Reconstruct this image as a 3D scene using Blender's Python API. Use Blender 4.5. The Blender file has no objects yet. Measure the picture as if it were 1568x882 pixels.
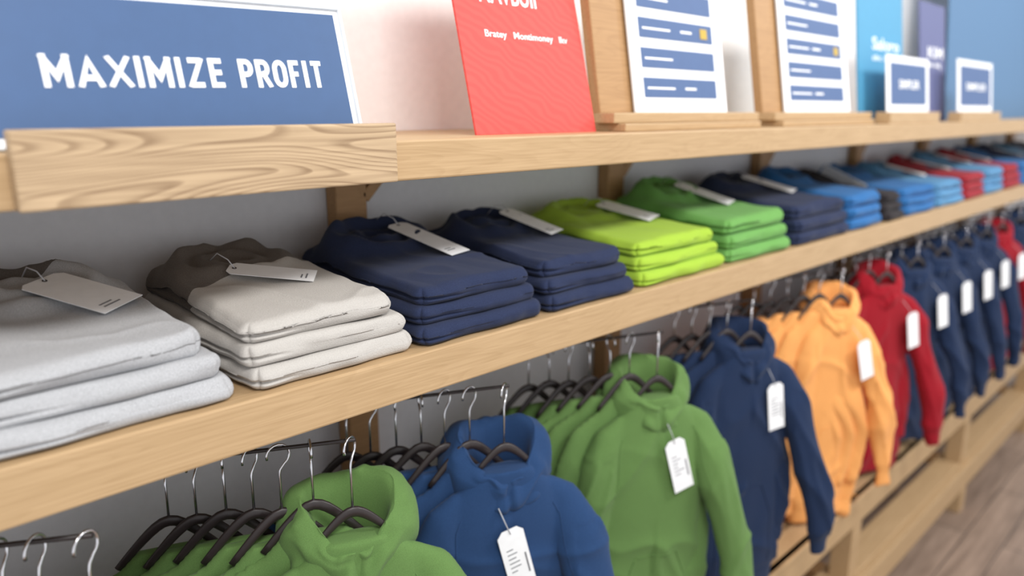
import bpy, bmesh, math, random
from mathutils import Vector, Matrix, noise
from mathutils.bvhtree import BVHTree

ZC = 2.45   # eye height above the floor; all z below are relative to the eye
rnd = random.Random(5)

def lin(c):
    c /= 255.0
    return c/12.92 if c <= .04045 else ((c+.055)/1.055)**2.4
def rgb(r, g, b): return (lin(r), lin(g), lin(b), 1)

# ------------------------------------------------------------ materials
def newmat(name):
    m = bpy.data.materials.new(name); m.use_nodes = True
    nt = m.node_tree; b = nt.nodes['Principled BSDF']
    return m, nt, b
def node(nt, t, **kw):
    n = nt.nodes.new(t)
    for k, v in kw.items():
        if k in n.inputs: n.inputs[k].default_value = v
        else: setattr(n, k, v)
    return n
def mapping(nt, sc):
    tc = nt.nodes.new('ShaderNodeTexCoord'); mp = nt.nodes.new('ShaderNodeMapping')
    mp.inputs['Scale'].default_value = sc
    nt.links.new(tc.outputs['Object'], mp.inputs['Vector']); return mp
def ramp(nt, src, stops):
    r = nt.nodes.new('ShaderNodeValToRGB'); e = r.color_ramp.elements
    e[0].position, e[0].color = stops[0]; e[1].position, e[1].color = stops[-1]
    for p, c in stops[1:-1]:
        x = e.new(p); x.color = c
    nt.links.new(src, r.inputs['Fac']); return r
def plain(name, col, rough=.5, metal=0, spec=.5):
    m, nt, b = newmat(name)
    b.inputs['Roughness'].default_value = rough
    b.inputs['Metallic'].default_value = metal
    b.inputs['Specular IOR Level'].default_value = spec
    n = node(nt, 'ShaderNodeTexNoise', Scale=40.0, Detail=3.0)
    mp = mapping(nt, (1, 1, 1)); nt.links.new(mp.outputs[0], n.inputs['Vector'])
    k = tuple(c*.95 for c in col[:3])+(1,)
    r = ramp(nt, n.outputs['Fac'], [(.3, k), (.7, col)])
    nt.links.new(r.outputs[0], b.inputs['Base Color'])
    return m
def scale_c(c, k): return (min(1, c[0]*k), min(1, c[1]*k), min(1, c[2]*k), 1)
def fabric(name, col, heather=.12, knit=False, col2=None):
    m, nt, b = newmat(name)
    mp = mapping(nt, (1, 1, 1))
    n = node(nt, 'ShaderNodeTexNoise', Scale=650.0, Detail=2.0)
    nt.links.new(mp.outputs[0], n.inputs['Vector'])
    r = ramp(nt, n.outputs['Fac'], [(.3, scale_c(col, 1-heather)), (.7, scale_c(col, 1+heather))])
    src = r.outputs[0]
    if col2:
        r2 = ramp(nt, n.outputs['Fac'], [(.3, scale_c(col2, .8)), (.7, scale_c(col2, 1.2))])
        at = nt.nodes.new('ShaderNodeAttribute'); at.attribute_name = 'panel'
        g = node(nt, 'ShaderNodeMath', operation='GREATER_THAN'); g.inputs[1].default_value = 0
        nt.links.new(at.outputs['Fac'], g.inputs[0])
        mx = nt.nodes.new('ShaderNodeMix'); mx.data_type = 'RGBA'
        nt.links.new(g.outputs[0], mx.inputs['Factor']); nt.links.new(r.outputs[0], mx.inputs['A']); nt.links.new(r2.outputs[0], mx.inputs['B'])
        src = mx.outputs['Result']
    nt.links.new(src, b.inputs['Base Color'])
    b.inputs['Roughness'].default_value = .95
    b.inputs['Specular IOR Level'].default_value = .08
    b.inputs['Sheen Weight'].default_value = .08
    b.inputs['Sheen Roughness'].default_value = .5
    bump = node(nt, 'ShaderNodeBump', Strength=.25, Distance=.001)
    if knit:
        v = node(nt, 'ShaderNodeTexVoronoi', Scale=330.0)
        mpk = mapping(nt, (1, 1, 1.4)); nt.links.new(mpk.outputs[0], v.inputs['Vector'])
        nt.links.new(v.outputs['Distance'], bump.inputs['Height'])
        bump.inputs['Strength'].default_value = .45
    else:
        nt.links.new(n.outputs['Fac'], bump.inputs['Height'])
    n2 = node(nt, 'ShaderNodeTexNoise', Scale=9.0, Detail=2.0)
    nt.links.new(mp.outputs[0], n2.inputs['Vector'])
    b2 = node(nt, 'ShaderNodeBump', Strength=.15, Distance=.014)
    nt.links.new(n2.outputs['Fac'], b2.inputs['Height'])
    nt.links.new(bump.outputs[0], b2.inputs['Normal'])
    nt.links.new(b2.outputs[0], b.inputs['Normal'])
    return m
def wood(name, light, dark, cathedral=.25, sc=(1.2, 9, 9), k=26.0, fine=.3, nscale=1.6):
    m, nt, b = newmat(name)
    mp = mapping(nt, sc)
    n = node(nt, 'ShaderNodeTexNoise', Scale=nscale, Detail=1.2, Roughness=.4)
    nt.links.new(mp.outputs[0], n.inputs['Vector'])
    mul = node(nt, 'ShaderNodeMath', operation='MULTIPLY'); mul.inputs[1].default_value = k
    nt.links.new(n.outputs['Fac'], mul.inputs[0])
    fr = node(nt, 'ShaderNodeMath', operation='FRACT')
    nt.links.new(mul.outputs[0], fr.inputs[0])
    r1 = ramp(nt, fr.outputs[0], [(0, (.9, .9, .9, 1)), (.12, (1, 1, 1, 1)), (.4, (.25, .25, .25, 1)), (.92, (0, 0, 0, 1)), (1, (.9, .9, .9, 1))])
    mp2 = mapping(nt, (6, 190, 190))
    f = node(nt, 'ShaderNodeTexNoise', Scale=1.0, Detail=4.0)
    nt.links.new(mp2.outputs[0], f.inputs['Vector'])
    r2 = ramp(nt, f.outputs['Fac'], [(.35, (1, 1, 1, 1)), (.65, (0, 0, 0, 1))])
    a = node(nt, 'ShaderNodeMath', operation='MULTIPLY'); a.inputs[1].default_value = cathedral
    nt.links.new(r1.outputs[0], a.inputs[0])
    c = node(nt, 'ShaderNodeMath', operation='MULTIPLY_ADD'); c.inputs[1].default_value = fine
    nt.links.new(r2.outputs[0], c.inputs[0]); nt.links.new(a.outputs[0], c.inputs[2])
    mx = nt.nodes.new('ShaderNodeMix'); mx.data_type = 'RGBA'
    mx.inputs['A'].default_value = light; mx.inputs['B'].default_value = dark
    nt.links.new(c.outputs[0], mx.inputs['Factor'])
    nt.links.new(mx.outputs['Result'], b.inputs['Base Color'])
    b.inputs['Roughness'].default_value = .5
    b.inputs['Specular IOR Level'].default_value = .3
    bp = node(nt, 'ShaderNodeBump', Strength=.12, Distance=.002); bp.invert = True
    nt.links.new(c.outputs[0], bp.inputs['Height']); nt.links.new(bp.outputs[0], b.inputs['Normal'])
    return m

M = {}
M['wood'] = wood('light_oak', rgb(190, 160, 122), rgb(156, 126, 88), .14, fine=.4)
M['plank'] = wood('grainy_oak', rgb(196, 170, 137), rgb(124, 98, 72), .52, (1.5, 9, 9), 44, fine=.3, nscale=1.0)
M['wood2'] = wood('oak_post', rgb(176, 138, 96), rgb(140, 102, 66), .15)
M['wallw'] = plain('white_wall_paint', rgb(248, 247, 246), .8)
M['wallshade'] = plain('wall_shade_tone', rgb(222, 223, 228), .7)  # same back wall below the top shelf, under-shelf shade put into its colour
M['chrome'] = plain('chrome', rgb(215, 215, 220), .18, 1)
M['black'] = plain('black_plastic', rgb(44, 36, 36), .4)
M['white'] = plain('white_card', rgb(245, 246, 248), .6)
M['ink'] = plain('grey_ink', rgb(120, 120, 125), .6)
M['gold'] = plain('ochre_ink', rgb(190, 160, 60), .6)
M['frame'] = plain('satin_silver_frame', rgb(225, 230, 235), .35, .1)
M['signblue'] = plain('sign_blue', rgb(54, 86, 130), .55)
M['bandblue'] = plain('band_blue', rgb(72, 98, 142), .6)
M['letter'] = plain('white_letter', rgb(255, 255, 255), .5)
M['cyan'] = plain('cyan_poster', rgb(72, 146, 184), .6)
M['indigo'] = plain('indigo_poster', rgb(92, 98, 140), .6)
M['panelblue'] = plain('panel_blue', rgb(80, 118, 156), .6)
M['string'] = plain('string_grey', rgb(190, 190, 195), .8)
m, nt, b = newmat('red_poster')
mp = mapping(nt, (1, 1, 1.6))
w = node(nt, 'ShaderNodeTexWave', Scale=16.0, Distortion=7.0, Detail=1.0); w.inputs['Detail Scale'].default_value = .8
w.bands_direction = 'DIAGONAL'
nt.links.new(mp.outputs[0], w.inputs['Vector'])
r = ramp(nt, w.outputs['Fac'], [(.2, rgb(212, 68, 62)), (.8, rgb(218, 76, 68))])
nt.links.new(r.outputs[0], b.inputs['Base Color']); b.inputs['Roughness'].default_value = .6
M['red'] = m
m, nt, b = newmat('floor_planks')
mp = mapping(nt, (1, 1, 1))
br = node(nt, 'ShaderNodeTexBrick', Scale=1.0)
br.inputs['Brick Width'].default_value = 1.5; br.inputs['Row Height'].default_value = .19
br.inputs['Mortar Size'].default_value = .004
br.inputs['Color1'].default_value = rgb(158, 136, 120); br.inputs['Color2'].default_value = rgb(142, 121, 106)
br.inputs['Mortar'].default_value = rgb(80, 68, 60)
nt.links.new(mp.outputs[0], br.inputs['Vector'])
mp2 = mapping(nt, (3, 30, 30)); n = node(nt, 'ShaderNodeTexNoise', Scale=1.0, Detail=6.0)
nt.links.new(mp2.outputs[0], n.inputs['Vector'])
r = ramp(nt, n.outputs['Fac'], [(.3, (.62, .6, .58, 1)), (.7, (1.1, 1.1, 1.1, 1))])
mx = nt.nodes.new('ShaderNodeMix'); mx.data_type = 'RGBA'; mx.blend_type = 'MULTIPLY'; mx.inputs['Factor'].default_value = 1
nt.links.new(br.outputs['Color'], mx.inputs['A']); nt.links.new(r.outputs[0], mx.inputs['B'])
nt.links.new(mx.outputs['Result'], b.inputs['Base Color']); b.inputs['Roughness'].default_value = .45
M['floor'] = m

F = {}
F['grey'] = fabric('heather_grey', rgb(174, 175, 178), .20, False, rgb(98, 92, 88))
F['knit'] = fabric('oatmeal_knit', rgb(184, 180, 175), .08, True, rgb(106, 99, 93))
F['navy'] = fabric('navy_fleece', rgb(43, 51, 77), .2)
F['lime'] = fabric('lime_fleece', rgb(156, 188, 64), .1)
F['green'] = fabric('bright_green_fleece', rgb(106, 158, 84), .1)
F['sky'] = fabric('bright_blue_fleece', rgb(50, 104, 160), .1)
F['lightblue'] = fabric('light_blue_fleece', rgb(88, 138, 178), .1)
F['charcoal'] = fabric('charcoal_fleece', rgb(48, 44, 46), .1)
F['crimson'] = fabric('crimson_fleece', rgb(150, 42, 52), .1)
F['hgreen'] = fabric('leaf_green_fleece', rgb(96, 127, 72), .12)
F['hblue'] = fabric('denim_blue_fleece', rgb(41, 66, 104), .15)
F['hnavy'] = fabric('deep_navy_fleece', rgb(36, 50, 78), .15)
F['orange'] = fabric('orange_fleece', rgb(236, 166, 98), .08)
F['hred'] = fabric('red_fleece', rgb(150, 28, 40), .1)
F['black'] = fabric('black_fleece', rgb(30, 30, 36), .15)

# ------------------------------------------------------------ mesh builder
class MB:
    def __init__(s): s.v = []; s.f = []; s.m = []; s.sm = []; s.mats = []
    def mi(s, mat):
        if mat not in s.mats: s.mats.append(mat)
        return s.mats.index(mat)
    def add(s, vs, fs, mat, smooth=False, mtx=None):
        o = len(s.v)
        s.v += [(mtx @ Vector(p)) if mtx else Vector(p) for p in vs]
        i = s.mi(mat)
        for f in fs:
            s.f.append([k+o for k in f]); s.m.append(i); s.sm.append(smooth)
    def box(s, x0, x1, y0, y1, z0, z1, mat, bev=.003, mtx=None):
        bm = bmesh.new(); bmesh.ops.create_cube(bm, size=1)
        for v in bm.verts:
            v.co = Vector(((x0+x1)/2+v.co.x*(x1-x0), (y0+y1)/2+v.co.y*(y1-y0), (z0+z1)/2+v.co.z*(z1-z0)))
        if bev: bmesh.ops.bevel(bm, geom=bm.edges[:], offset=bev, segments=2, affect='EDGES', profile=.5)
        bm.verts.index_update()
        s.add([v.co.copy() for v in bm.verts], [[v.index for v in f.verts] for f in bm.faces], mat, False, mtx)
        bm.free()
    def tube(s, pts, rad, mat, seg=8, mtx=None, flat=None):
        pts = [Vector(p) for p in pts]; n = len(pts)
        rads = rad if isinstance(rad, (list, tuple)) else [rad]*n
        vs = []; fs = []; prev = None
        for i, p in enumerate(pts):
            t = (pts[min(i+1, n-1)]-pts[max(i-1, 0)]).normalized()
            if prev is None:
                prev = Vector((0, 1, 0)) if abs(t.y) < .9 else Vector((1, 0, 0))
            a = (prev - t*prev.dot(t)).normalized(); bb = t.cross(a); prev = a
            for k in range(seg):
                an = 2*math.pi*k/seg
                q = a*math.cos(an)*rads[i]*(flat or 1) + bb*math.sin(an)*rads[i]
                vs.append(p+q)
        for i in range(n-1):
            for k in range(seg):
                fs.append([i*seg+k, i*seg+(k+1) % seg, (i+1)*seg+(k+1) % seg, (i+1)*seg+k])
        fs.append(list(range(seg))[::-1]); fs.append([(n-1)*seg+k for k in range(seg)])
        s.add(vs, fs, mat, True, mtx)
    def text(s, txt, O, X, U, w, h, mat, depth=.001, bold=.0):
        c = bpy.data.curves.new('t', 'FONT'); c.body = txt; c.extrude = .01; c.offset = bold; c.resolution_u = 3
        o = bpy.data.objects.new('t', c); bpy.context.collection.objects.link(o)
        dg = bpy.context.evaluated_depsgraph_get(); me = bpy.data.meshes.new_from_object(o.evaluated_get(dg))
        xs = [v.co.x for v in me.vertices]; ys = [v.co.y for v in me.vertices]
        x0, x1, y0, y1 = min(xs), max(xs), min(ys), max(ys)
        X = Vector(X).normalized(); U = Vector(U).normalized(); N = X.cross(U).normalized()
        vs = [Vector(O)+X*((v.co.x-x0)/(x1-x0)*w)+U*((v.co.y-y0)/(y1-y0)*h)+N*((v.co.z+.01)/.02*depth) for v in me.vertices]
        s.add(vs, [list(p.vertices) for p in me.polygons], mat)
        bpy.data.objects.remove(o); bpy.data.meshes.remove(me); bpy.data.curves.remove(c)
    def build(s, name, autonorm=True):
        lo = Vector([min(v[i] for v in s.v) for i in range(3)]); hi = Vector([max(v[i] for v in s.v) for i in range(3)])
        c = (lo+hi)/2
        me = bpy.data.meshes.new(name)
        me.from_pydata([v-c for v in s.v], [], s.f)
        for mt in s.mats: me.materials.append(mt)
        for p, i, q in zip(me.polygons, s.m, s.sm): p.material_index = i; p.use_smooth = q
        if autonorm:
            bm = bmesh.new(); bm.from_mesh(me); bmesh.ops.recalc_face_normals(bm, faces=bm.faces[:]); bm.to_mesh(me); bm.free()
        o = bpy.data.objects.new(name, me); o.location = c+Vector((0, 0, ZC))
        bpy.context.collection.objects.link(o); return o

def frame_mtx(O, X, U):
    X = Vector(X).normalized(); U = Vector(U); U = (U-X*U.dot(X)).normalized(); N = X.cross(U)
    m = Matrix((X, U, N)).transposed().to_4x4(); m.translation = Vector(O); return m

def arc(cx, cy, rx, ry, a0, a1, n=8):
    return [(cx+rx*math.cos(math.radians(a0+(a1-a0)*i/n)), cy+ry*math.sin(math.radians(a0+(a1-a0)*i/n))) for i in range(n+1)]
GL = {
 'M': (.84, [[(0, 0), (0, 1)], [(0, 1), (.42, .30), (.84, 1)], [(.84, 1), (.84, 0)]]),
 'A': (.76, [[(0, 0), (.38, 1), (.76, 0)], [(.13, .25), (.63, .25)]]),
 'X': (.70, [[(0, 0), (.70, 1)], [(0, 1), (.70, 0)]]),
 'I': (.0, [[(0, 0), (0, 1)]]),
 'Z': (.60, [[(0, 1), (.62, 1)], [(.58, 1), (.02, 0)], [(0, 0), (.62, 0)]]),
 'E': (.48, [[(.52, 1), (0, 1), (0, 0), (.52, 0)], [(0, .52), (.47, .52)]]),
 'P': (.58, [[(0, 0), (0, 1), (.32, 1)]+arc(.32, .73, .26, .27, 90, -90)[1:]+[(0, .46)]]),
 'R': (.60, [[(0, 0), (0, 1), (.32, 1)]+arc(.32, .74, .26, .26, 90, -90)[1:]+[(0, .48)], [(.30, .48), (.60, 0)]]),
 'O': (.62, [arc(.31, .68, .31, .32, 0, 180, 12)+arc(.31, .32, .31, .32, 180, 360, 12)+[(.62, .68)]]),
 'F': (.48, [[(.52, 1), (0, 1), (0, 0)], [(0, .50), (.44, .50)]]),
 'T': (.66, [[(-.02, 1), (.68, 1)], [(.33, 1), (.33, 0)]]),
}
def glyphs(mb, mt, word, x, y, w, h, st, z0, z1, mat, gap=.46):
    tot = sum(GL[c][0] for c in word)+gap*(len(word)-1)
    kx = (w-st)/tot; ky = h-st; cx = x+st/2; lo, hi_ = y, y+h
    for c in word:
        gw, pl = GL[c]
        for li, line in enumerate(pl):
            P = [Vector((cx+px*kx, y+st/2+py*ky)) for px, py in line]
            closed = (P[0]-P[-1]).length < 1e-6
            if closed: P = P[:-1]
            n = len(P); Lf = []; Rt = []
            for i, p in enumerate(P):
                a = P[i-1] if (i > 0 or closed) else None
                b_ = P[(i+1) % n] if (i < n-1 or closed) else None
                d0 = (p-a).normalized() if a is not None else None
                d1 = (b_-p).normalized() if b_ is not None else None
                if d0 is None: d0 = d1
                if d1 is None: d1 = d0
                n0 = Vector((-d0.y, d0.x)); n1 = Vector((-d1.y, d1.x)); mm = (n0+n1).normalized()
                k = min(2.4, 1/max(.2, mm.dot(n0)))
                q = p.copy()
                if a is None or b_ is None:
                    d = -d1 if a is None else d0
                    if abs(d.y) > .5: q = p+d*(st/2/abs(d.y))
                Lf.append(q+mm*st/2*k); Rt.append(q-mm*st/2*k)
            for l_ in (Lf, Rt):
                for q in l_: q.y = min(hi_, max(lo, q.y))
            m_ = n if closed else n-1
            for i in range(m_):
                j = (i+1) % n; q = [Rt[i], Rt[j], Lf[j], Lf[i]]; zt = z1-.00004*li
                vs = [(p.x, p.y, z0) for p in q]+[(p.x, p.y, zt) for p in q]
                mb.add(vs, [[3, 2, 1, 0], [4, 5, 6, 7], [0, 1, 5, 4], [1, 2, 6, 5], [2, 3, 7, 6], [3, 0, 4, 7]], mat, False, mt)
        cx += (gw+gap)*kx

# ------------------------------------------------------------ room
XE = 9.0; WY = 1.66
mb = MB(); mb.box(-2.5, XE, WY, WY+.1, -.14, 1.6, M['wallw'], 0); mb.box(-2.5, XE, WY, WY+.1, -ZC, -.14, M['wallshade'], 0); mb.build('wall_back')
mb = MB(); mb.box(-2.5, XE, -2.5, WY+.1, -ZC-.1, -ZC, M['floor'], 0); mb.build('floor')
# ------------------------------------------------------------ shelving unit
ZM = -.452; ZB = -.538
mb = MB()
mb.box(-1.2, 8.5, 1.1, WY-.002, ZB, ZM, M['wood'], .004)
mb.build('display_shelf')
mb = MB()
mb.box(-1.2, 8.5, 1.1, WY-.002, -.122, -.05, M['wood'], .004)
mb.build('display_shelf')
mb = MB()
m_ = frame_mtx((.215, 1.099, -.122), (1, 0, .004), (0, 0, 1))
mb.box(0, .568, 0, .1, 0, .026, M['plank'], .003, m_)
mb.build('shelf_fascia_board')
for px in (-.04, 1.03, 2.10, 3.17, 4.24, 5.31, 6.4, 7.5):
    mb = MB()
    mb.box(px-.045, px+.045, 1.61, 1.657, ZM, -.122, M['wood2'], .004)
    mb.box(px-.045, px+.045, 1.60, 1.657, -1.69, ZB, M['wood2'], .004)
    mt = frame_mtx((px+.04, 1.63, -.215), (1, 0, 1), (0, -1, 0))
    mb.box(0, .115, -.02, .02, -.014, .014, M['wood2'], .003, mt)
    mb.build('shelf_post')
mb = MB()
mb.box(-1.2, 8.5, 1.09, 1.20, -1.72, -1.69, M['wood'], .004)
for k in range(3): mb.box(-1.2, 8.5, 1.215+k*.15, 1.35+k*.15, -1.72, -1.692, M['wood'], .004)
mb.box(-1.2, 8.5, 1.08, 1.12, -1.82, -1.69, M['wood'], .004)
mb.box(-1.2, 8.5, 1.5, 1.54, -1.82, -1.72, M['wood2'], .004)
for px in (-.14, 1.58, 3.30, 5.02, 6.74):
    mb.box(px-.05, px+.05, 1.09, 1.18, -2.13, -1.82, M['wood'], .004)
    mb.box(px-.05, px+.05, 1.45, 1.54, -2.13, -1.82, M['wood2'], .004)
    mb.box(px-.05, px+.05, 1.09, 1.54, -2.18, -2.13, M['wood2'], .004)
    mb.box(px-.05, px+.05, 1.06, 1.14, -ZC, -2.18, M['wood'], .004)
    mb.box(px-.05, px+.05, 1.45, 1.54, -ZC, -2.18, M['wood2'], .004)
mb.box(-1.2, 8.5, 1.05, 1.09, -2.27, -2.13, M['wood'], .004)
mb.box(-1.2, 8.5, 1.09, 1.22, -2.15, -2.12, M['wood'], .004)
mb.box(-1.2, 8.5, 1.3, 1.42, -2.15, -2.12, M['wood2'], .004)
mb.build('pallet_platform')

# ------------------------------------------------------------ signs
def lean(X0, Y0, Z0, w, h, le, thick=.008, tilt=0):
    return frame_mtx((X0, Y0, Z0), (1, 0, tilt), (0, le, 1))
mb = MB(); mt = lean(.195, 1.135, -.05, .56, .22, .24, tilt=.02)
W, H = .56, .218
mb.box(0, W, 0, H, -.006, 0, M['white'], .002, mt)
mb.box(.016, W-.016, .016, H-.014, 0, .002, M['signblue'], 0, mt)
for a in ((0, W, 0, .006), (0, W, H-.006, H), (0, .006, 0, H), (W-.006, W, 0, H)):
    mb.box(a[0], a[1], a[2], a[3], -.008, .006, M['frame'], .002, mt)
def T(mt, x, y, z): return mt @ Vector((x, y, z))
def mtext(mb, mt, s, x, y, w, h, mat, bold=0, depth=.001, z=.002):
    mb.text(s, T(mt, x, y, z), mt.to_3x3().col[0], mt.to_3x3().col[1], w, h, mat, depth, bold)
glyphs(mb, mt, 'MAXIMIZE', .086, .080, .246, .044, .0076, .002, .0032, M['letter'])
glyphs(mb, mt, 'PROFIT', .356, .080, .148, .044, .0076, .002, .0032, M['letter'])
mb.build('promotional_sign')
mb = MB(); mt = lean(1.09, 1.21, -.05, .40, .5, .25)
mb.box(0, .40, 0, .52, -.006, 0, M['red'], .001, mt)
mtext(mb, mt, 'NAVBUII', .075, .29, .18, .05, M['letter'], .012, z=0)
mtext(mb, mt, 'Bratey   Montimoney   Ikv', .075, .210, .27, .020, M['letter'], .008, z=0)
mb.build('red_poster')
def board(X0, w, seed, nm='price_list_board'):
    mb = MB()
    mb.box(X0-.11, X0+w+.12, 1.15, 1.26, -.05, -.03, M['wood'], .003)
    mb.box(X0-.13, X0+w+.14, 1.17, 1.24, -.03, -.004, M['wood'], .003)
    mt = lean(X0, 1.20, -.004, w, .5, .17)
    h = .50
    mb.box(-.13, w*.5, -.0, h, -.045, -.014, M['wood2'], .004, mt)
    mb.box(0, w, .0, h, -.008, 0, M['white'], .002, mt)
    for i in range(6):
        y = .04+i*.078
        mb.box(.045, w-.055, y, y+.052, 0, .0015, M['bandblue'], 0, mt)
        mb.box(.06, .06+w*.28, y+.022, y+.027, .0015, .002, M['letter'], 0, mt)
        if i % 2 == 0: mb.box(.24, .24+w*.12, y+.022, y+.028, .0015, .002, M['letter'], 0, mt)
    mb.box(w-.12, w-.085, .04+.234-.078+.012, .04+.234-.078+.04, .0015, .003, M['gold'], 0, mt)
    mb.build(nm)
board(1.64, .46, 1); board(2.48, .54, 2)
def poster(X0, w, mat, nm, le=.12, Y=1.22, h=.55, txt=None):
    mb = MB(); mt = lean(X0, Y, -.05, w, h, le)
    mb.box(0, w, 0, h, -.008, 0, mat, .001, mt)
    if txt:
        mtext(mb, mt, txt, w*.3, .30, w*.6, .05, M['white'], .01, z=0)
        mtext(mb, mt, 'abc defg', w*.3, .25, w*.5, .03, M['white'], .01, z=0)
    mb.build(nm)
poster(3.17, .50, M['cyan'], 'cyan_poster', Y=1.22, txt='Saloro')
poster(3.90, .36, M['indigo'], 'indigo_poster', txt='KIM', Y=1.22)
poster(4.75, 3.2, M['panelblue'], 'blue_poster', .08, 1.36, 1.0)
def small_sign(X0, w, h=.19):
    mb = MB()
    mb.box(X0-.04, X0+w+.06, 1.105, 1.165, -.05, -.004, M['wood'], .003)
    mt = lean(X0, 1.135, -.004, w, h, .12)
    mb.box(0, w, 0, h, -.005, 0, M['white'], .002, mt)
    mb.box(.04, w-.04, .03, h-.03, 0, .0015, M['bandblue'], 0, mt)
    mtext(mb, mt, 'SIMPLER', .13, h*.42, w-.26, .035, M['letter'], .01)
    mb.build('small_framed_sign')
small_sign(3.22, .50, .225); small_sign(4.14, .60, .25)

# ------------------------------------------------------------ folded stacks
def lattice(nx, ny, nz):
    idx = {}; vs = []; fs = []
    def g(i, j, k):
        if (i, j, k) not in idx: idx[(i, j, k)] = len(vs); vs.append((i, j, k))
        return idx[(i, j, k)]
    for i in range(nx):
        for j in range(ny):
            for k, fl in ((0, 1), (nz, 0)):
                q = [g(i, j, k), g(i+1, j, k), g(i+1, j+1, k), g(i, j+1, k)]; fs.append(q[::-1] if fl else q)
    for i in range(nx):
        for k in range(nz):
            for j, fl in ((0, 0), (ny, 1)):
                q = [g(i, j, k), g(i+1, j, k), g(i+1, j, k+1), g(i, j, k+1)]; fs.append(q[::-1] if fl else q)
    for j in range(ny):
        for k in range(nz):
            for i, fl in ((0, 1), (nx, 0)):
                q = [g(i, j, k), g(i, j+1, k), g(i, j+1, k+1), g(i, j, k+1)]; fs.append(q[::-1] if fl else q)
    return vs, fs
def nz3(x, y, z): return noise.noise(Vector((x, y, z)))
def sst(a, b, x):
    t = max(0, min(1, (x-a)/(b-a))); return t*t*(3-2*t)

def item(mb, x0, x1, y0, y1, z0, z1, mat, seed, top, res, hood=.05):
    nx, ny, nzz = res
    vs, fs = lattice(nx, ny, nzz)
    a, b, c = (x1-x0)/2, (y1-y0)/2, (z1-z0)/2; r = c*.93
    cx, cy, cz = (x0+x1)/2, (y0+y1)/2, (z0+z1)/2
    out = []
    for (i, j, k) in vs:
        sx = math.sin((2*i/nx-1)*math.pi/2); sy = math.sin((2*j/ny-1)*math.pi/2); sz = 2*k/nzz-1
        P = Vector((a*sx, b*sy, c*sz)); Q = Vector((max(-a+r, min(a-r, P.x)), max(-b+r, min(b-r, P.y)), max(-c+r, min(c-r, P.z))))
        d = P-Q
        if d.length > 1e-9: d.normalize()
        side = math.sqrt(d.x**2+d.y**2)
        p = Q+d*r
        rc = .028
        ux = max(0, abs(p.x)-(a-rc)); uy = max(0, abs(p.y)-(b-rc))
        if ux > 0 and uy > 0:
            L = math.hypot(ux, uy); M_ = max(ux, uy)
            if L > 0:
                kk = M_/L
                p.x = math.copysign(a-rc+ux*kk, p.x); p.y = math.copysign(b-rc+uy*kk, p.y)
        fx = (p.x+a)/(2*a); fy = (p.y+b)/(2*b)
        # slit between the folded layers, opening toward the left front corner
        gz = -.30+.15*nz3(seed*3.1, p.x*3, p.y*3)-.25*fx
        gro = math.exp(-((p.z/c-gz)/.13)**2)*side
        fade = .95*sst(.42+.15*math.sin(seed*2), .0, fx) if d.y < -.3 else (.9 if d.x < 0 else .1)
        gg = gro*fade
        p.x -= d.x*gg*c*.5; p.y -= d.y*gg*c*.6
        lap = sst(.5, 0, fx)*sst(.4, 0, fy)
        w = Vector((p.x+cx, p.y+cy, p.z+cz))
        w.x += .014*nz3(seed, w.y*6, w.z*7)*side + .003*nz3(w.y*25, seed, w.z*30)
        w.y += .016*nz3(w.x*7, seed+4, w.z*7)*side + .004*nz3(w.x*22, w.z*30, seed)*side
        edge = max(abs(sx)**6, abs(sy)**8)
        w.z += .004*nz3(w.x*6, w.y*6, seed)*(1 if d.z > 0 else .3)
        w.z -= (.005 if top else .002)*edge*(1 if d.z > 0 else 0)
        if top: w.z -= .006*lap*sst(-.2, 1, d.z)
        if top and d.z > -.2:
            bk = sst(.35, .75, fy)
            w.z += .004*abs(nz3(w.x*16+w.y*6, w.y*5, seed+2)) + .0025*nz3(w.x*40, w.y*18, seed)*bk
            cr = 1-abs(nz3(w.x*5+w.y*4+seed, w.y*5-w.x*3, seed))*5
            w.z += .0035*max(0, cr)**2
            hx = (w.x-(cx-.01))/(a*.78); hy = (w.y-(y1-.12))/.095
            rr = math.sqrt(hx*hx+hy*hy)+.13*nz3(w.x*12, w.y*12, seed)
            ring = math.exp(-((rr-.85)/.24)**2); ring2 = math.exp(-((rr-.42)/.16)**2)
            w.z += hood*ring*(.45+.55*sst(-.9, 1, hy)) + hood*.45*ring2 + hood*.25*math.exp(-(rr/.5)**2)
            w.z += .012*bk*nz3(w.x*22, w.y*16, seed+7)
        rise = 1+.16*sst(.05, .8, fy)
        w.z = ZM+(w.z-ZM)*rise
        out.append(w)
    mb.add(out, fs, mat, True)
    return out, fs

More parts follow.
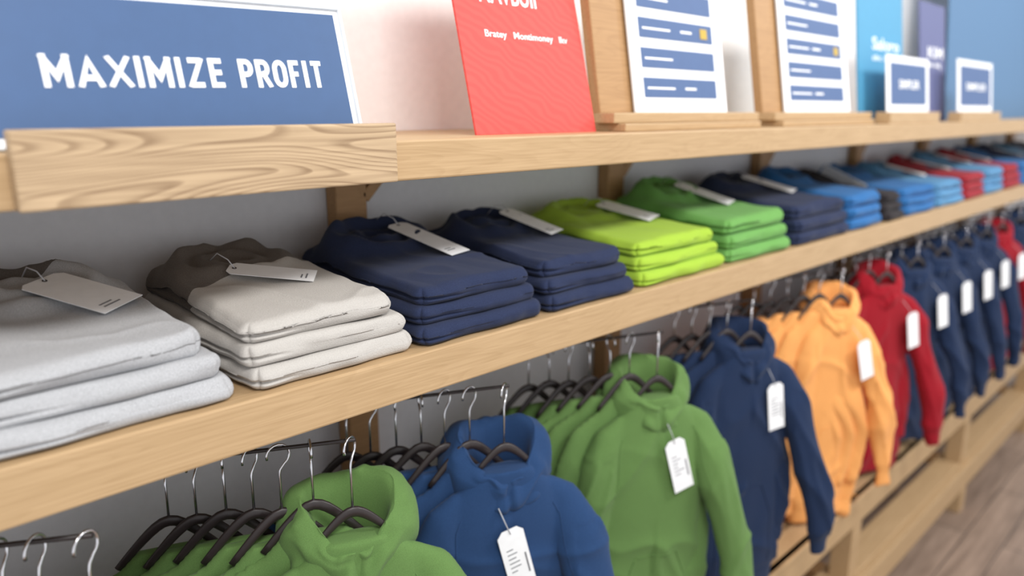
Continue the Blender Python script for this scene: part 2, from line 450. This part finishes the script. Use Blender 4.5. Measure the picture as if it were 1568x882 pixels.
def tag_on(mb, bvh, x, y, dx, dy, ln, wd, text=True):
    d = Vector((dx, dy, 0)).normalized(); s = Vector((-d.y, d.x, 0))
    def hz(q):
        h = bvh.ray_cast(Vector((q.x, q.y, 1)), Vector((0, 0, -1)))
        return h[0].z if h[0] else ZM
    c0 = Vector((x, y, 0)); A = c0
    S = []
    for i in range(9):
        for u in (-1, -.5, 0, .5, 1):
            q = A+d*ln*i/8+s*wd/2*u; S.append((ln*i/8, wd/2*u, hz(q)))
    n = len(S); mt_ = sum(q[0] for q in S)/n; mz = sum(q[2] for q in S)/n
    sl = sum((q[0]-mt_)*(q[2]-mz) for q in S)/sum((q[0]-mt_)**2 for q in S)
    sw = sum(q[1]*(q[2]-mz) for q in S)/sum(q[1]**2 for q in S)
    off = max(q[2]-(mz+sl*(q[0]-mt_)+sw*q[1]) for q in S)*.8+.002
    X = (d+Vector((0, 0, sl))).normalized(); U = s+Vector((0, 0, sw))
    m = frame_mtx((A.x, A.y, mz-sl*mt_+off), X, U)
    out = [(0.01, -wd/2), (ln, -wd/2), (ln, wd/2), (.01, wd/2), (0, wd/2-.012), (0, -wd/2+.012)]
    n = len(out)
    vs = [(p[0], p[1], 0) for p in out]+[(p[0], p[1], .0012) for p in out]
    fs = [list(range(n))[::-1], [n+i for i in range(n)]]+[[i, (i+1) % n, n+(i+1) % n, n+i] for i in range(n)]
    mb.add(vs, fs, M['white'], False, m)
    if text:
        for k in range(2):
            mb.box(ln*.84+k*.009, ln*.84+.003+k*.009, -wd*.3, wd*(.0+.1*k), .0013, .0018, M['ink'], 0, m)
    hole = [(.012+.0035*math.cos(t*math.pi/4), .0035*math.sin(t*math.pi/4), .0016) for t in range(9)]
    mb.tube(hole, .001, M['black'], 5, m)
    p0 = m @ Vector((.012, 0, .002))
    q = p0+Vector((-.02, .06, 0)); q.z = hz(q)+.002
    mb.tube([p0, p0+Vector((-.008, .008, .016)), p0.lerp(q, .6)+Vector((-.004, 0, .02)), q], .0012, M['string'], 6)

def stack(x0, x1, mat, two=None, hs=(.041, .038, .044), seed=1, tag=(.0, 1.47, .05, -.2, .2, .07), res=(44, 50, 10), y0=1.108, y1=1.59, hood=.028, steps=(.0, .014, .036), name='folded_hoodie_stack', text=True):
    mb = MB(); z = ZM+.0015; last = None; r = random.Random(seed)
    for i, h in enumerate(hs):
        st = steps[min(i, len(steps)-1)]; top = i == len(hs)-1
        if top: n0 = len(mb.v)
        last = item(mb, x0+.004+r.uniform(-.004, .006), x1-st, y0+.008*i+r.uniform(0, .006), y1, z, z+h, mat, seed+i*3.7, top, res, hood)
        z += h*.975
    n1 = len(mb.v)
    if tag:
        bvh = BVHTree.FromPolygons(last[0], last[1])
        cx = (x0+x1)/2-.02
        tag_on(mb, bvh, cx+tag[0], tag[1], tag[2], tag[3], tag[4], tag[5], text=text)
    o = mb.build(name, False)
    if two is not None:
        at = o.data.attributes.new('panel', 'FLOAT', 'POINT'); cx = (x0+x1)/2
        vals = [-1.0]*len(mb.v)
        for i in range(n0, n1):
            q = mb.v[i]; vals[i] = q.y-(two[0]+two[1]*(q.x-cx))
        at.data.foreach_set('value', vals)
    return o

hi = (80, 96, 20); lo = (32, 36, 10)
stack(-.30, .115, F['navy'], seed=9, res=lo, tag=None)
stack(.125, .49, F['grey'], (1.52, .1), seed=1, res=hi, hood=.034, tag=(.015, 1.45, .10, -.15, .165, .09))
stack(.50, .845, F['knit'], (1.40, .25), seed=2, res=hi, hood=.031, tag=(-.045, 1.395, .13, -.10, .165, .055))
stack(.855, 1.21, F['navy'], seed=3, res=hi, tag=(.055, 1.485, .03, -.2, .215, .062), hood=.050)
stack(1.22, 1.55, F['navy'], seed=4, res=hi, tag=(.055, 1.47, .06, -.2, .17, .07), hood=.040)
stack(1.57, 2.0, F['lime'], seed=5, res=(50, 50, 12), tag=(.06, 1.46, .06, -.2, .18, .09), hood=.036)
stack(2.02, 2.43, F['green'], seed=6, res=(50, 50, 12), hs=(.044, .044, .052), hood=.058, tag=(.04, 1.46, .06, -.2, .2, .09))
k = 7
for (a, b_, c, hgt) in ((2.46, 2.91, 'navy', .052), (2.93, 3.27, 'sky', .052), (3.29, 3.5, 'charcoal', .044), (3.52, 3.95, 'sky', .046), (3.97, 4.38, 'lightblue', .044),
                        (4.40, 4.75, 'crimson', .048), (4.77, 5.15, 'lightblue', .052), (5.18, 5.55, 'crimson', .052), (5.58, 5.95, 'sky', .052), (6.0, 6.4, 'navy', .052), (6.45, 6.9, 'lightblue', .052), (6.95, 7.4, 'navy', .052)):
    stack(a, b_, F[c], seed=k, res=lo, hs=(hgt*.86, hgt*.86, hgt), hood=.05, tag=(.04, 1.46, .06, -.2, .2, .10) if c != 'sky' else None, text=False); k += 1

# ------------------------------------------------------------ hanging garments
def interp(keys, t):
    for (a, x), (b, y) in zip(keys, keys[1:]):
        if t <= b:
            s = (t-a)/(b-a); return x+(y-x)*s
    return keys[-1][1]
def ring_tube(vs, fs, rings):
    o = len(vs); m = len(rings[0])
    for r in rings: vs.extend(r)
    for i in range(len(rings)-1):
        for k in range(m):
            fs.append([o+i*m+k, o+i*m+(k+1) % m, o+(i+1)*m+(k+1) % m, o+(i+1)*m+k])
    fs.append([o+k for k in range(m)][::-1]); fs.append([o+(len(rings)-1)*m+k for k in range(m)])
def catmull(P, n):
    P = [Vector(p) for p in P]; Q = [P[0]*2-P[1]]+P+[P[-1]*2-P[-2]]; out = []
    for i in range(n):
        u = i/(n-1)*(len(P)-1); j = min(int(u), len(P)-2); t = u-j
        a, b, c, d = Q[j:j+4]
        out.append(.5*((2*b)+(c-a)*t+(2*a-5*b+4*c-d)*t*t+(3*b-a-3*c+d)*t**3))
    return out

def hood_surface(seed):
    """open shell: lining - rim - outer cloth, sagging to the back like a hood on a hanger"""
    prof_f = [(.050, -.085), (.054, -.055), (.058, -.03), (.066, -.018), (.078, -.022), (.088, -.04), (.092, -.065), (.088, -.09), (.075, -.10)]
    prof_b = [(.070, -.08), (.078, -.03), (.088, .03), (.102, .060), (.122, .062), (.148, .030), (.162, -.030), (.154, -.085), (.105, -.125)]
    NP, NF = 112, 36; pf = catmull([(a, b, 0) for a, b in prof_f], NF); pb = catmull([(a, b, 0) for a, b in prof_b], NF)
    vs = []; fs = []
    for i in range(NP):
        ph = 2*math.pi*i/NP-math.pi/2; s = math.sin(ph); c = math.cos(ph)
        bk = sst(-1, .75, s); fr = max(0, -s)**4
        for j in range(NF):
            q = pf[j].lerp(pb[j], bk); u = j/(NF-1)
            outer = sst(.3, .5, u)
            r, z = q.x, q.y
            wr = nz3(math.cos(ph)*2+seed, math.sin(ph)*2, u*2.2)
            r += .013*outer*wr+.008*outer*math.sin(u*17+5*wr+3*c)*sst(1, .8, u)
            r -= .004*math.exp(-((u-.60)/.025)**2)
            z += .012*nz3(c*1.6, s*1.6, seed+5)+.006*math.sin(3*ph+seed)
            z -= .030*fr
            r -= .014*math.exp(-((ph+math.pi/2 if ph < math.pi/2 else ph-1.5*math.pi)/.10)**2)*outer
            x = r*c*(.93+.06*bk); y = .02+r*s*(.68 if s < 0 else .68+.2*s)
            vs.append(Vector((x, y, z)))
    for i in range(NP):
        for j in range(NF-1):
            k = (i+1) % NP
            fs.append([i*NF+j, i*NF+j+1, k*NF+j+1, k*NF+j])
    return vs, fs

def garment(seed, hood=True, L=.88, voxel=.008, spread=.32, vfold=.002, lump=.011, slim=1.0, thick=1.0):
    vs, fs = [], []
    WK = [(0, .068), (.03, .098), (.06, .130), (.10, .158), (.16, .176), (.3, .178), (.6, .19), (.79, .205), (.82, .188), (.88, .185)]
    DK = [(0, .03), (.06, .03), (.13, .034), (.4, .040), (.8, .046), (.82, .040), (.88, .038)]
    rings = []
    for i in range(40):
        t = .88*i/39; w = interp(WK, t)*slim; d = interp(DK, t)*thick; z = -t*L/.88-.02
        rr = []
        for k in range(56):
            a = 2*math.pi*k/56; c, s = math.cos(a), math.sin(a)
            x = w*math.copysign(abs(c)**.8, c); y = d*math.copysign(abs(s)**.85, s)
            rr.append(Vector((x, y, z)))
        rings.append(rr)
    ring_tube(vs, fs, rings)
    for sg in (-1, 1):
        sp = spread if sg > 0 else spread*.80
        fw = (-.01 if sg < 0 else -.07)*thick
        P = [(sg*.10*slim, 0, -.075, .026), (sg*.15*slim, -.002, -.125, .046), (sg*.185*slim, fw*.5, -.22, .058), (sg*(.15*slim+sp*.24), fw*.85, -.38, .056), (sg*(.10*slim+sp*.58), fw*1.1, -.54, .052), (sg*sp*.97, fw*1.25, -.69, .048), (sg*sp*.99, fw*1.25, -.725, .035), (sg*sp*1.01, fw*1.25, -.79, .034)]
        PT = [Vector(p[:3]) for p in P]
        rings = []; n = 40
        for i in range(n):
            u = i/(n-1)*(len(P)-1); j = min(int(u), len(P)-2); f = u-j
            p = PT[j].lerp(PT[j+1], f); r = P[j][3]+(P[j+1][3]-P[j][3])*f
            tn = (PT[min(j+2, len(P)-1)]-PT[max(j-1, 0)]).normalized(); ax = Vector((0, 1, 0)); bx = tn.cross(ax).normalized()
            p.z *= L/.88
            rings.append([p+bx*math.cos(2*math.pi*k/20)*r+ax*math.sin(2*math.pi*k/20)*r*.58*thick for k in range(20)])
        ring_tube(vs, fs, rings)
    me = bpy.data.meshes.new('g'); me.from_pydata(vs, [], fs)
    bm = bmesh.new(); bm.from_mesh(me); bmesh.ops.recalc_face_normals(bm, faces=bm.faces[:]); bm.to_mesh(me); bm.free()
    o = bpy.data.objects.new('g', me); bpy.context.collection.objects.link(o)
    rm = o.modifiers.new('r', 'REMESH'); rm.mode = 'VOXEL'; rm.voxel_size = voxel
    sm = o.modifiers.new('s', 'SMOOTH'); sm.factor = .5; sm.iterations = 2
    dg = bpy.context.evaluated_depsgraph_get(); me2 = bpy.data.meshes.new_from_object(o.evaluated_get(dg))
    out = []
    for v in me2.vertices:
        p = v.co; nr = v.normal; t = -p.z
        low = sst(.12, .6, t)
        wob = nz3(p.x*3+seed, p.z*1.5, seed)
        am = .5+1.2*nz3(p.x*4, p.z*1.2, seed+9)
        f = vfold*low*am*(math.sin(p.x*24+10*wob+seed)+.5*math.sin(p.x*47+13*wob))*1.4
        g = 1-abs(nz3(p.x*4.2+p.z*2.4*math.copysign(1, p.x), p.z*1.5, seed*1.7))*3.4
        f += lump*sst(.06, .2, t)*max(-.15, g)**3*1.1
        g = 1-abs(nz3(p.x*2.6-p.z*1.8, p.z*2.8+p.x*3, seed*2.3))*3.8
        f += lump*.8*sst(.1, .3, t)*max(0, g)**3
        if abs(p.x) > .16 and t > .18:
            g = 1-abs(nz3(p.x*5, p.y*4+seed, p.z*7+abs(p.x)*16+seed))*3
            f += lump*.7*max(0, g)**2-.002
        f += .002*nz3(p.x*14, p.y*14, p.z*8+seed)
        q = p+nr*f
        q.x += .010*math.sin(p.z*5+seed)*low; q.y += .02*thick*nz3(p.x*2.5, seed, p.z*2.5)*low
        out.append(q.copy())
    faces = [list(p.vertices) for p in me2.polygons]
    bpy.data.objects.remove(o); bpy.data.meshes.remove(me); bpy.data.meshes.remove(me2)
    if hood:
        hv, hf = hood_surface(seed); n = len(out)
        out += hv; faces += [[k+n for k in f] for f in hf]
    return out, faces

BZ = -.61   # front end of the hanging arms
def hanger(mb, mtx, z0, bz, rot=.9, half=.10, pk=.072):
    pts = []
    for i in range(17):
        u = -1+2*i/16; x = u*half
        pts.append((x, 0, pk-1.15*math.sqrt(x*x+.0009)))
    mb.tube(pts, [.007+.005*(1-abs(-1+2*i/16)) for i in range(17)], M['black'], 8, mtx, flat=.5)
    top = bz-z0; cr = .022; c, s = math.cos(rot), math.sin(rot)
    path = [(0, 0, pk-.04), (0, 0, top-.056), (cr*.1*c, cr*.1*s, top-.046)]
    for i in range(13):
        a = math.radians(-60+i*21)
        x = cr*math.cos(a); z = top-.021+.005+cr*math.sin(a)
        path.append((x*c, x*s, z))
    mb.tube(path, .0026, M['chrome'], 8, mtx)

def group(X, Y, z0, mat, nback, seed, tag=(.0, -.14, -20), L=.88, al=22, det=.008, step=(-.040, .042, -.008), strings=False, pocket=True, hoodf=True, slim=1.0, spread=.32, vfold=.002, lump=.011, bslim=1.0):
    base = Matrix.Translation((X, Y, z0)) @ Matrix.Rotation(-math.radians(al), 4, 'Z')
    gv, gf = garment(seed, hoodf, L, det, vfold=vfold, lump=lump, slim=slim, spread=spread)
    mb = MB(); mb.add(gv, gf, mat, True, base)
    bvh = BVHTree.FromPolygons(gv, gf)
    def hit(x, z):
        h = bvh.ray_cast(Vector((x, -1, z)), Vector((0, 1, 0)))
        return h[0] if h[0] else Vector((x, -.05, z))
    def seam(pts, r=.0018, m_=None):
        P = []
        for (a, b), (c, d) in zip(pts, pts[1:]):
            n = max(2, int(math.hypot(c-a, d-b)/.012))
            for i in range(n): P.append(hit(a+(c-a)*i/n, b+(d-b)*i/n)+Vector((0, -.0003, 0)))
        P.append(hit(*pts[-1])); mb.tube(P, r, m_ or mat, 5, base)
    if pocket and det < .01:
        s_ = L/.88
        seam([(-.07, -.50*s_), (-.12, -.62*s_), (-.125, -.80*s_)], .0022)
        seam([(.07, -.50*s_), (.12, -.62*s_), (.125, -.80*s_)], .0022)
        seam([(-.07, -.50*s_), (.07, -.50*s_)], .0018)
        seam([(-.16, -.835*s_), (.16, -.835*s_)], .0022)
        for sg in (-1, 1): seam([(sg*.115, -.12), (sg*.13, -.15), (sg*.135, -.24), (sg*.15, -.30)], .0014)
    if strings:
        seam([(-.02, -.115), (-.028, -.16), (-.026, -.26)], .003, M['white']); seam([(.025, -.115), (.035, -.15), (.04, -.23)], .003, M['white'])
    if hoodf: hanger(mb, base, z0, BZ, half=.062, pk=.065)
    else: hanger(mb, base, z0, BZ)
    if tag:
        tx, tz, an = tag; a = math.radians(an)
        U = Vector((math.sin(a), 0, math.cos(a))); ln, wd = .17, .066
        ps = [hit(tx-U.x*ln*t+wd*.5*e, tz-U.z*ln*t).y for t in (0, .25, .5, .75, 1) for e in (-1, 0, 1)]
        yy = min(ps)-.004
        mt = base @ frame_mtx(Vector((tx, yy, tz)), Vector((math.cos(a), 0, -U.x)), U)
        outl = [(-wd/2, -ln), (wd/2, -ln), (wd/2, -.014), (wd/2-.014, 0), (-wd/2+.014, 0), (-wd/2, -.014)]
        vs = [(u, v, 0) for u, v in outl]+[(u, v, .0015) for u, v in outl]
        fs = [list(range(6))[::-1], [6+i for i in range(6)]]+[[i, (i+1) % 6, 6+(i+1) % 6, 6+i] for i in range(6)]
        mb.add(vs, fs, M['white'], False, mt)
        if det < .009:
            for k in range(6): mb.box(-.02, -.02+.036*(.4+.6*rnd.random()), -.055-k*.012, -.0525-k*.012, .0015, .0021, M['ink'], 0, mt)
            mb.box(.021, .025, -.13, -.075, .0015, .0022, M['ink'], 0, mt)
        a0 = mt @ Vector((0, -.012, .003)); b0 = base @ (hit(tx-.02, tz+.05)+Vector((0, -.004, 0)))
        mb.tube([a0, a0.lerp(b0, .5)+Vector((-.004, -.006, 0)), b0], .0013, M['string'], 6)
    mb.build('hanging_hoodie', False)
    gv, gf = garment(seed+20, False, min(L, .86), max(det, .010), vfold=vfold*1.5, lump=lump*.7, slim=bslim, spread=.24*bslim, thick=.6)
    mb = MB()
    for i in range(1, nback+1):
        j = rnd.random()-.5
        zz = z0+.010+.010*j+step[2]*i
        mt = Matrix.Translation((X+step[0]*(i+.35)+.006*j, Y+step[1]*(i+.35), zz)) @ Matrix.Rotation(-math.radians(al+6*j), 4, 'Z')
        mb.add(gv, gf, mat, True, mt)
        hanger(mb, mt, zz, BZ+step[2]*i, rot=.9+1.6*j)
    mb.build('hanging_sweatshirt_row', False)
    mb = MB(); st = Vector(step); d = st.normalized()
    a = Vector((X, Y, BZ))-d*.012; b = Vector((X, Y, BZ))+st*(nback+.35)+d*.05
    mb.tube([a, b], .004, M['black'], 8)
    for t in (.5, .97):
        q = a.lerp(b, t); mb.tube([q, Vector((q.x, q.y, ZB))], .004, M['black'], 8)
    mb.build('garment_bar', False)

group(.25, 1.15, -.765, F['black'], 5, 11, tag=None, hoodf=False, pocket=False)
group(.71, 1.16, -.79, F['hgreen'], 6, 12, tag=None, strings=True)
group(1.12, 1.16, -.79, F['hblue'], 6, 13, tag=(-.01, -.15, -14), det=.007)
group(1.73, 1.16, -.78, F['hgreen'], 6, 14, tag=(.03, -.14, -16), L=.90, det=.007)
group(2.27, 1.16, -.76, F['hnavy'], 4, 15, tag=(.08, -.14, -8), det=.008, L=.91)
group(2.98, 1.15, -.75, F['orange'], 6, 16, tag=(.06, -.14, -16), det=.009, vfold=.010, lump=.012, step=(-.06, .038, -.006), L=.90, slim=.85, bslim=.85, spread=.26)
group(3.50, 1.16, -.74, F['hred'], 4, 17, tag=(.10, -.14, -12), det=.010, vfold=.004, L=.90)
for i, (X, c) in enumerate(((3.9, 'hnavy'), (4.3, 'hnavy'), (4.7, 'hnavy'), (5.1, 'hnavy'), (5.45, 'hred'), (5.9, 'hnavy'), (6.4, 'hnavy'))):
    group(X, 1.16, -.725, F[c], 3, 30+i, tag=(.10, -.14, -12), det=.013, L=.90)

# ------------------------------------------------------------ lights / world / camera
w = bpy.data.worlds.new('world'); bpy.context.scene.world = w; w.use_nodes = True
w.node_tree.nodes['Background'].inputs['Color'].default_value = (.98, .985, 1, 1)
w.node_tree.nodes['Background'].inputs['Strength'].default_value = 1.02
def area(name, loc, tgt, sx, sy, power, col=(1, 1, 1)):
    l = bpy.data.lights.new(name, 'AREA'); l.shape = 'RECTANGLE'; l.size = sx; l.size_y = sy; l.energy = power; l.color = col
    o = bpy.data.objects.new(name, l); o.location = Vector(loc)+Vector((0, 0, ZC))
    o.rotation_euler = (Vector(tgt)-Vector(loc)).to_track_quat('-Z', 'Y').to_euler(); bpy.context.collection.objects.link(o)
area('ceiling_light', (.0, -1.0, 1.9), (.6, 1.4, -.3), 1.2, .5, 66, (1, .98, .95))
area('ceiling_light', (3.0, -1.0, 1.9), (3.2, 1.4, -.3), 1.2, .5, 66, (1, .98, .95))
area('ceiling_light', (6.0, -1.0, 1.9), (6.2, 1.4, -.3), 1.2, .5, 66, (1, .98, .95))

cam = bpy.data.cameras.new('camera'); co = bpy.data.objects.new('camera', cam); bpy.context.collection.objects.link(co)
co.location = (0, 0, ZC)
th, ph = math.radians(45.35), math.radians(13.26)
fwd = Vector((math.cos(ph)*math.cos(th), math.cos(ph)*math.sin(th), -math.sin(ph)))
co.rotation_euler = fwd.to_track_quat('-Z', 'Y').to_euler()
cam.sensor_width = 36; cam.lens = 36*1150/1568
cam.clip_start = .05
cam.dof.use_dof = True; cam.dof.focus_distance = 1.4; cam.dof.aperture_fstop = 1.4
bpy.context.scene.camera = co
bpy.context.scene.view_settings.view_transform = 'Standard'
